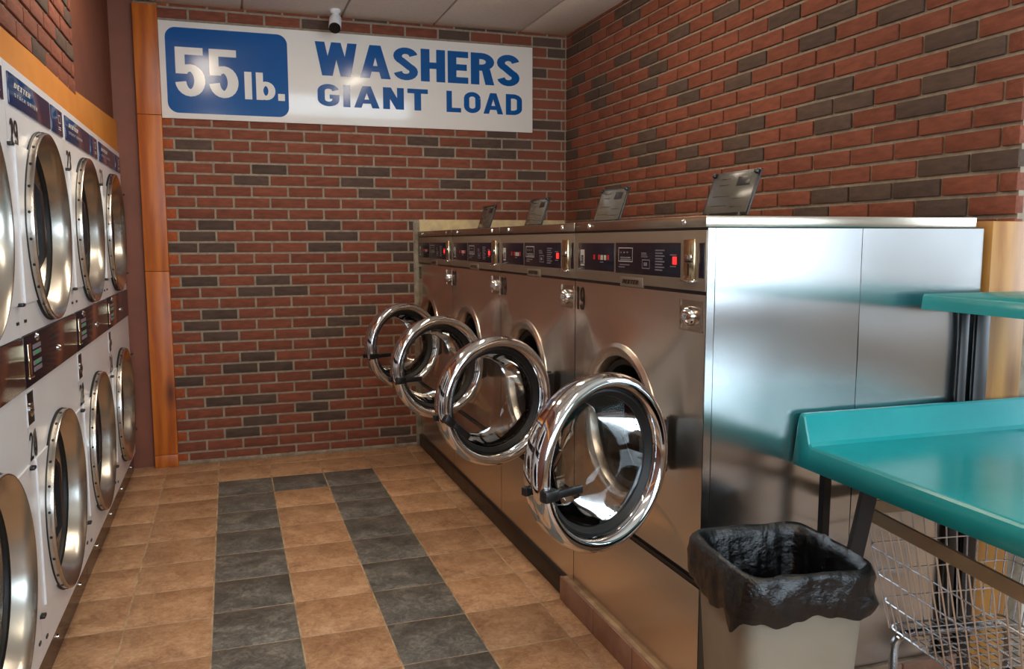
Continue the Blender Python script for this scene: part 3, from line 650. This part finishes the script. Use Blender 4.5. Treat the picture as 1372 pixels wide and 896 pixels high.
# ------------------------------------------------------------------ stack dryers (front faces +x)
def dryer_proto():
    R = empty('stack_dryer', (0, 0, 0)); hw = .4015; U, L_ = 1.316, .45
    mb = MB()
    mb.holed_plate(0, -hw, hw, 1.016, 1.63, 0, U, .275); mb.holed_plate(0, -hw, hw, .104, .87, 0, L_, .275)
    mb.box(-.6, 0, -hw, hw, 1.63, 1.744)
    for y in (-hw, hw-.004): mb.box(-.6, -.0005, y, y+.004, .1, 1.63)
    mb.box(-.6, -.0005, -hw, hw, .1, .105)
    mb.build('cabinet', 'white_enamel', R)
    mb = MB(); mb.box(-.62, -.6, -hw, hw, 0, 1.74); mb.build('back_panel', 'inside', R)
    mb = MB(); mb.cbox(-.001, .004, -.37, .165, 1.634, 1.72, .0015); hp = mb.build('header_label', 'navy2', R)
    mb = MB(); mb.cbox(-.001, .004, hw-.21, hw-.025, 1.634, 1.72, .0015); hn = mb.build('header_label', 'navy2', R)
    text('brand_print', 'DEXTER', 'white_print', (.004, -hw+.085, 1.685), EY, EZ, .015, hp, length=.19, t=.26, h=.2, slant=.2)
    text('title_print', 'STACK DRYER', 'white_print', (.004, -hw+.085, 1.661), EY, EZ, .01, hp, length=.27, t=.15, h=.14, gap=.25)
    mb = MB()
    for k, (ya, yb, za, zb) in enumerate([(.305, .34, 1.675, 1.678), (.305, .34, 1.7, 1.703), (.305, .309, 1.675, 1.703), (.336, .34, 1.675, 1.703), (.3, .345, 1.66, 1.663), (.3, .345, 1.653, 1.656)]):
        mb.face(mb.vs([(.0044, ya, za), (.0044, yb, za), (.0044, yb, zb), (.0044, ya, zb)]))
    tag(mb.build('icon_print', 'white_print', hn, recalc=False), kind='stuff')
    # control band
    mb = MB(); mb.cbox(-.01, .004, -hw, hw, .872, 1.014, .0015); cb = mb.build('control_band', 'band', R)
    mb = MB(); mb.cbox(.002, .0056, -.36, -.325, .9, .99, .001); mb.cbox(.002, .009, -.37, -.315, .893, .899, .002); mb.cbox(.004, .0075, -.362, -.34, .938, .95, .001); cs = mb.build('coin_slot', 'nickel', cb)
    for y, z in ((-.25, 1.0), (.06, .93)):
        mb = MB(); g = mb.lathe([(.012, .003), (.012, .007), (.008, .012), (.001, .013)], (0, y, z), 'x', 16); mb.build('chrome_button', 'chrome', cb)
    mb = MB()
    for z in (.905, .923, .951, .969): mb.box(.004, .0055, -.3, -.2, z, z+.012)
    tag(mb.build('display_label', 'grey_print', cb), kind='stuff')
    mb = MB()
    for z in (.924, .952): mb.box(.005, .0062, -.275, -.235, z, z+.01)
    tag(mb.build('green_digits', GREEN, cb), kind='stuff')
    # lock slot of the lower pocket
    mb = MB(); mb.box(-.002, .0012, -.395, -.318, .768, .858); ls = mb.build('lock_slot', 'black', R)
    mb = MB(); mb.lathe([(.02, .0), (.02, .004), (.015, .008), (.001, .01)], (0, -.36, .808), 'x', 18); mb.build('lock_cylinder', 'chrome', ls)
    mb = MB(); mb.box(0, .002, -.4, -.395, .764, .862); mb.box(0, .002, -.318, -.313, .764, .862); mb.box(0, .002, -.4, -.313, .858, .862); mb.box(0, .002, -.4, -.313, .764, .768); tag(mb.build('slot_bezel', 'white_enamel', ls), kind='stuff')
    # kick plate
    mb = MB(); mb.box(-.03, -.012, -hw, hw, 0, .1); mb.box(-.012, .0, -hw, hw, .098, .104); kp = mb.build('kick_plate', 'band', R)
    for y in (-.16, .25): mb = MB(); mb.lathe([(.007, -.012), (.006, -.006), (.001, -.005)], (0, y, .055), 'x', 12); mb.build('kick_screw', 'chrome', kp)
    for Z in (U, L_):
                # white plate behind the ring: four bars round the hole
        zs = [-.214+.43*k/24 for k in range(25)]
        for ye in (-.345, .39):
            mb = MB(); sg_ = 1 if ye > 0 else -1
            a0 = mb.vs([(.005, sg_*math.sqrt(.28**2-q*q), Z+q) for q in zs]); a1 = mb.vs([(.005, ye, Z+q) for q in zs]); a2 = mb.vs([(0, ye, Z+q) for q in zs])
            for k in range(24): mb.face((a0[k], a0[k+1], a1[k+1], a1[k])); mb.face((a1[k], a1[k+1], a2[k+1], a2[k]))
            for k in (0, 24):
                e = mb.vs([(0, sg_*math.sqrt(.28**2-zs[k]**2), Z+zs[k])])[0]; mb.face((a0[k], a1[k], a2[k], e))
            pl = mb.build('door_plate', 'white_enamel', R)
        for z in (Z-.222, Z+.2): mb = MB(); mb.cbox(.002, .018, .37, .396, z+.004, z+.014, .003); mb.build('plate_hinge', 'black', pl)
        mb = MB(); mb.lathe([(.2855, .006), (.287, .0225), (.2855, .0262), (.282, .0275), (.278, .025), (.266, .0), (.254, -.03), (.25, -.036), (.244, -.037)], (0, 0, Z), 'x', 72); d = mb.build('door', 'steel_dryer', R, sharp=40)
        mb = MB(); mb.lathe([(.288, .0), (.29, .005), (.2885, .0075), (.284, .0075)], (0, 0, Z), 'x', 64); mb.build('door_seal', 'rubber', d)
        mb = MB(); mb.lathe([(.254, -.031), (.249, -.027), (.241, -.031), (.24, -.048)], (0, 0, Z), 'x', 64); mb.build('glass_seal', 'rubber', d)
        mb = MB(); mb.lathe([(.246, -.036), (.12, -.039), (.002, -.041)], (0, 0, Z), 'x', 48); mb.build('door_glass', 'smoke', d)
        mb = MB()
        for k in range(24):
            a = 2*PI*(k+.5)/24; c, d_ = math.cos(a), math.sin(a)
            mb.tube([(.0155, .285*c, Z+.285*d_), (.0155, .2882*c, Z+.2882*d_)], .0042, 8)
        tag(mb.build('rivets', 'black', d), kind='stuff')
        mb = MB(); s = 1; mb.sweep([(-.04, -.02, Z+.19), (-.032, -.015, Z+.15), (-.012, -.005, Z+.105), (-.01, -.005, Z-.085), (-.028, -.015, Z-.125), (-.04, -.02, Z-.175)], .034, .016, upv=(0, 1, 0)); mb.build('door_handle', 'black', d)
        mb = MB(); g = mb.lathe([(.25, -.07), (.3, -.1), (.3, -.5)], (0, 0, Z), 'x', 40); mb.cap(g[-1]); mb.build('drum', 'drum', d)
    mb = MB()
    for (y, z) in ((-.36, 1.05), (.36, 1.05), (-.36, .14), (.36, .16)): mb.box(.0, .003, y, y+.02, z, z+.008)
    tag(mb.build('small_labels', 'black', R), kind='stuff')
    return R
GREEN = emit('green_digits', (40, 120, 70), .6)
dp = dryer_proto()
dl = [('white stack dryer numbered 23 and 24 at the far end by the wooden post', '23', '24'), ('white stack dryer numbered 21 and 22, between the far one and number 19', '21', '22'),
      ('white stack dryer numbered 19 and 20 with blue header label', '19', '20'), ('white stack dryer cut off by the left edge of the picture', '17', '18')]
for k, (lb, a, b) in enumerate(dl):
    o = dp if k == 0 else copy_tree(dp)
    o.location = (XD, -.006-.807*k, 0); tag(o, lb, 'dryer', 'stack dryers along the left wall')
    if k < 3:
        text('number_decal', a, 'black', (.0005, -.375, 1.527), EY, EZ, .072, o, length=.085, t=.16, h=.12, w=.55)
        text('number_decal', b, 'black', (.0005, -.398, .67), EY, EZ, .078, o, length=.085, t=.16, h=.12, w=.55)

# ------------------------------------------------------------------ sign on the back wall
sg = tag(empty('wall_sign', (1.135, YB-.004, 1.945)), 'long white and blue laundry sign mounted high on the back brick wall', 'sign')
SX0, SX1 = -1.077, 1.08; SH = .517
mb = MB(); mb.cbox(SX0, SX1, -.012, 0, 0, SH, .0015); mb.build('sign_board', 'sign_white', sg)
def rrect(x0, x1, z0, z1, r, y, n=8):
    P = []
    for cx_, cz_, a0 in ((x1-r, z1-r, 0), (x0+r, z1-r, 90), (x0+r, z0+r, 180), (x1-r, z0+r, 270)):
        P += [(cx_+r*math.cos(math.radians(a0+90*k/n)), y, cz_+r*math.sin(math.radians(a0+90*k/n))) for k in range(n+1)]
    return P
mb = MB(); mb.face(mb.vs(rrect(-1.045, -.402, .03, .485, .055, -.0125))); mb.build('blue_panel', 'sign_blue', sg, recalc=False)
def stext(nm, s, m, x0, x1, z, ht, t=.2, h=.17, w=.6, gap=.1):
    adv = [glyph(c, t, h, w)[1] for c in s]; k = (x1-x0)/(sum(adv)+gap*(len(s)-1)); x = x0
    for c, a in zip(s, adv):
        text(nm, c, m, (x, -.0126, z), EX, EZ, ht, sg, length=a*k, t=t, h=h, w=w, kind=None); x += (a+gap)*k
stext('letter', '55', 'sign_white', -1.003, -.672, .12, .262, t=.22, h=.15, w=.6, gap=.07)
stext('letter', 'l', 'sign_white', -.64, -.601, .12, .15, t=.22)
stext('letter', 'b', 'sign_white', -.578, -.474, .12, .15, t=.22, h=.16, w=.6)
stext('letter', '.', 'sign_white', -.46, -.423, .12, .13, t=.27)
stext('letter', 'WASHERS', 'sign_blue', -.248, .995, .275, .188, t=.25, h=.195, w=.69, gap=.075)
stext('letter', 'GIANT', 'sign_blue', -.24, .41, .103, .125, t=.25, h=.21, w=.76, gap=.13)
stext('letter', 'LOAD', 'sign_blue', .525, 1.01, .103, .125, t=.25, h=.21, w=.78, gap=.13)

# security camera under the ceiling
sc = tag(empty('security_camera', (.99, .28, ZC-.012)), 'small white bullet security camera hanging over the sign', 'camera')
mb = MB(); g = mb.lathe([(.03, 0), (.03, -.012), (.022, -.02), (.012, -.024), (.012, -.04)], (0, 0, 0), 'z', 20); mb.cap(g[-1]); mb.build('mount', 'white_enamel', sc)
def aimed(prof, m, name, n=24):
    mb = MB(); R_ = mb.lathe(prof, (0, 0, 0), 'z', n); mb.cap(R_[-1]); mb.cap(R_[0], True)
    d = Vector((-.15, -.75, -.75)).normalized(); T = Matrix.Translation((0, .005, -.055)) @ d.to_track_quat('Z', 'Y').to_matrix().to_4x4()
    mb.v = [tuple(T @ Vector(v)) for v in mb.v]; return mb.build(name, m, sc)
aimed([(.02, -.035), (.032, -.02), (.034, 0), (.034, .075), (.031, .08)], 'white_enamel', 'camera_body')
aimed([(.032, .078), (.032, .084), (.026, .086), (.012, .083)], 'black', 'lens_face')

# ------------------------------------------------------------------ teal folding table
tb = tag(empty('folding_table', (1.755, -2.785, 0), math.radians(-1.6)), 'teal moulded folding table with raised rim and overhead shelf, beside the washers', 'table')
# local: +x right, -y towards the camera
TL, TW, TZ = 1.55, .84, .75
mb = MB(); b = .012
prof = [(-.003, TZ-.05), (-.003, TZ+.07), (-.006, TZ+.077), (-.018, TZ+.078), (-.024, TZ+.074), (-.046, TZ+.008), (-.056, TZ)]     # (y, z) of the rim at the far end
prof = prof+[(-TL, TZ), (-TL-.008, TZ-.006), (-TL-.01, TZ-.05)]
rows_ = []
for dx, dz_ in ((-.02, -.05), (-.005, -.007), (-.001, -.0015), (.004, 0), (.01, 0)): 
    rows_.append([(dx, y, (z+dz_ if dz_ > -.04 else TZ-.055)) for y, z in prof])
rows_ += [[(x, y, z) for y, z in prof] for x in (.2, TW-.02)]
rows_ += [[(x, y, (z+d if d > -.04 else TZ-.055)) for y, z in prof] for x, d in ((TW-.006, -.003), (TW, -.015), (TW+.01, -.05))]
ids = [mb.vs(r_) for r_ in rows_]
for a, c in zip(ids, ids[1:]):
    for k in range(len(prof)-1): mb.face((a[k], a[k+1], c[k+1], c[k]), True)
top = mb.build('table_top', 'teal', tb, sharp=16)
top.modifiers.new('thickness', 'SOLIDIFY').thickness = .004
mb = MB(); mb.box(.03, TW-.03, -TL+.03, -.03, TZ-.045, TZ-.03); mb.build('under_frame', 'black', tb)
def bar(name, p, q, w_, parent, m='black'):
    p, q = Vector(p), Vector(q); d = (q-p); mb = MB(); mb.box(-w_/2, w_/2, -w_/2, w_/2, 0, d.length)
    T = Matrix.Translation(p) @ d.to_track_quat('Z', 'X').to_matrix().to_4x4(); mb.v = [tuple(T @ Vector(v)) for v in mb.v]; return mb.build(name, m, parent)
bar('leg', (.035, -.065, TZ-.04), (.03, -.065, 0), .02, tb)
bar('leg', (.045, -.215, TZ-.04), (-.06, -.16, 0), .032, tb)
bar('leg', (TW-.04, -.065, TZ-.04), (TW-.04, -.065, 0), .022, tb)
bar('leg', (.05, -TL+.15, TZ-.04), (.05, -TL+.1, 0), .03, tb)
bar('leg', (TW-.05, -TL+.15, TZ-.04), (TW-.05, -TL+.1, 0), .03, tb)

SX_, SY_ = .344, -.028                                  # overhead shelf carried by the table
mb = MB(); S = [(-.004, 1.087), (0, 1.122), (.005, 1.127), (.36, 1.127), (.363, 1.087)]; A = mb.vs([(SX_+x, SY_, z) for x, z in S]); B = mb.vs([(SX_+x, SY_-1.4, z) for x, z in S])
for k in range(len(S)): mb.face((A[k], A[(k+1) % 5], B[(k+1) % 5], B[k]))
mb.face(A[::-1]); mb.face(B); mb.build('shelf_board', 'teal', tb, sharp=60)
for x0, x1 in ((.506, .534), (.56, .606)):  # second, wider upright: its black also stands for the shaded gap by the lumber
    mb = MB(); mb.cbox(x0, x1, .0, .012, 0, 1.088, .002); mb.build('upright', 'black', tb)
    mb = MB(); mb.cbox(x0+.004, x0+.02, -.3, .004, 1.07, 1.0872, .002); mb.build('shelf_bracket', 'black', tb)
    mb = MB(); mb.cbox(x0, x1, -.95, -.93, .749, 1.088, .002); mb.build('upright', 'black', tb)

# ------------------------------------------------------------------ litter bin with bag
BX, BY, BA = 1.515, -3.03, math.radians(-8)
bn = tag(empty('trash_bin', (BX, BY, 0), BA), 'square taupe plastic bin lined with a black bag, in front of the steel washer side', 'bin')
def sqpt(a, h, e=.23):                                        # rounded square outline
    c, s = math.cos(a), math.sin(a); n = 2/e
    n = 7; r = h/((abs(c)**n+abs(s)**n)**(1/n)); return r*c, r*s
N = 64; BH = .575
mb = MB(); ids = []
for h, z in ((.105, 0), (.112, .006), (.143, BH-.03), (.147, BH-.028), (.147, BH-.006), (.144, BH-.006), (.141, BH-.02), (.108, .02)):
    ids.append(mb.vs([sqpt(2*PI*k/N, h)+(z,) for k in range(N)]))
for a, c in zip(ids, ids[1:]):
    for k in range(N): mb.face((a[k], a[(k+1) % N], c[(k+1) % N], c[k]), True)
mb.face(ids[0][::-1]); mb.face(ids[-1]); mb.build('bin_body', 'bin', bn, sharp=40)
rg = random.Random(3)
N = 160; mb = MB(); ids = []
ph = [rg.uniform(0, 6.28) for _ in range(12)]
from mathutils import noise
PR = [(.157, -.088, .7), (.1595, -.076, .9), (.162, -.062, 1.0), (.161, -.045, 1.1), (.1595, -.03, 1.1), (.159, -.016, 1), (.158, -.004, .8), (.154, .006, .7), (.147, .012, .6), (.1385, .006, .5), (.1335, -.015, .6), (.129, -.04, .8), (.123, -.07, 1.5), (.117, -.11, 1.7), (.11, -.16, 1.9), (.104, -.23, 1.8), (.1, -.32, 1.5)]
for j, (h, dz_, am) in enumerate(PR):
    ring = []
    for k in range(N):
        a = 2*PI*k/N; x, y = sqpt(a, h); q = Vector((x, y, dz_))
        d = .0075*am*(noise.noise(q*19)+.6*noise.noise(q*43+Vector((3, 1, 7)))+.35*noise.noise(q*90))
        f = 1+d/h; z = BH+dz_+.008*am*noise.noise(q*14+Vector((9, 2, 4)))
        if j <= 2: z += (.03*noise.noise(Vector((x*9, y*9, 5)))+.012*noise.noise(Vector((x*30, y*30, 8))))*(1, .8, .4)[j]
        g = math.exp(-((a-math.radians(214))/.14)**2)
        if j <= 4: f += .07*g*(1-.18*j); z -= .028*g*(1-.2*j)
        ring.append((x*f, y*f, z))
    ids.append(mb.vs(ring))
for a, c in zip(ids, ids[1:]):
    for k in range(N): mb.face((a[k], a[(k+1) % N], c[(k+1) % N], c[k]), True)
mb.face(ids[-1]); bag = mb.build('bin_liner', 'bag', bn, sharp=80)

# ------------------------------------------------------------------ wire laundry cart under the table
CA = math.radians(-8)
ct = tag(empty('laundry_cart', (1.905, -2.84, 0), CA), 'chrome wire laundry cart with a tan rim, parked under the teal table', 'cart')
# local: x right, -y towards the camera; rim corner at the origin
CWI, CLE, ZR, ZB = .48, .78, .575, .27
def rr(x0, x1, y0, y1, r, z, n=6):
    P = []
    for cx_, cy_, a0 in ((x1-r, y1-r, 0), (x0+r, y1-r, 90), (x0+r, y0+r, 180), (x1-r, y0+r, 270)):
        P += [(cx_+r*math.cos(math.radians(a0+90*k/n)), cy_+r*math.sin(math.radians(a0+90*k/n)), z) for k in range(n+1)]
    return P
mb = MB(); mb.sweep(rr(0, CWI, -CLE, 0, .045, ZR), .034, .008, closed=True); mb.build('rim_band', 'cart_band', ct)
ins = .07
def lerp(a, b, t): return a+(b-a)*t
def corner(t): i = ins*t; z = lerp(ZR-.01, ZB, t); return i, CWI-i, -CLE+i, -i*.6, z
mb = MB()
for t in (.28, .52, .76, 1.0):
    x0, x1, y0, y1, z = corner(t); mb.tube(rr(x0, x1, y0, y1, .03, z, 4), .0022 if t < 1 else .003, 5, closed=True)
tag(mb.build('hoop_wires', 'wire', ct), kind='stuff')
mb = MB(); X0 = corner(0); X1 = corner(1)
nl, nw = 22, 13
for k in range(nl+1):
    f = k/nl; a, b_ = lerp(X0[2]+.02, X0[3]-.02, f), lerp(X1[2]+.01, X1[3]-.01, f)
    for i in (0, 1): mb.tube([(X0[i], a, X0[4]), (X1[i], b_, X1[4]-.004)], .0021, 5)
for k in range(nw+1):
    f = k/nw; a, b_ = lerp(X0[0]+.02, X0[1]-.02, f), lerp(X1[0]+.01, X1[1]-.01, f)
    for i in (2, 3): mb.tube([(a, X0[i], X0[4]), (b_, X1[i], X1[4]-.004)], .0021, 5)
tag(mb.build('side_wires', 'wire', ct), kind='stuff')
mb = MB()
for k in range(1, nl): y = lerp(X1[2], X1[3], k/nl); mb.tube([(X1[0], y, ZB), (X1[1], y, ZB)], .0017, 5)
for k in range(1, nw): x = lerp(X1[0], X1[1], k/nw); mb.tube([(x, X1[2], ZB-.003), (x, X1[3], ZB-.003)], .0017, 5)
tag(mb.build('floor_wires', 'wire', ct), kind='stuff')
for y in (X1[3]-.03, X1[2]+.03):
    mb = MB(); P = [(X1[0]-.0, y, .1), (X1[0], y, ZB-.05)]+[(X1[0]+.04-.04*math.cos(a), y, ZB-.05+.038*math.sin(a)) for a in (PI/8, PI/4, 3*PI/8, PI/2)]
    P += [(X1[1]-.04+.04*math.sin(a), y, ZB-.05+.038*math.cos(a)) for a in (0, PI/8, PI/4, 3*PI/8)]+[(X1[1], y, ZB-.05), (X1[1], y, .1)]
    mb.tube(P, .011, 10); mb.build('leg_tube', 'tube', ct)
    for x in (X1[0], X1[1]):
        mb = MB(); mb.cyl((x-.012, y, .045), .045, .024, 'x', 20); mb.cbox(x-.018, x+.018, y-.02, y+.02, .05, .11, .003); mb.build('caster', 'black', ct)
for x in (X1[0], X1[1]):
    mb = MB(); mb.tube([(x, X1[3]-.03, .13), (x, X1[2]+.03, .13)], .011, 10); mb.build('base_tube', 'tube', ct)
mb = MB(); mb.tube([(X1[0], X1[3]-.1, .135), (X1[1], X1[3]-.1, .135)], .011, 10); mb.build('base_tube', 'tube', ct)
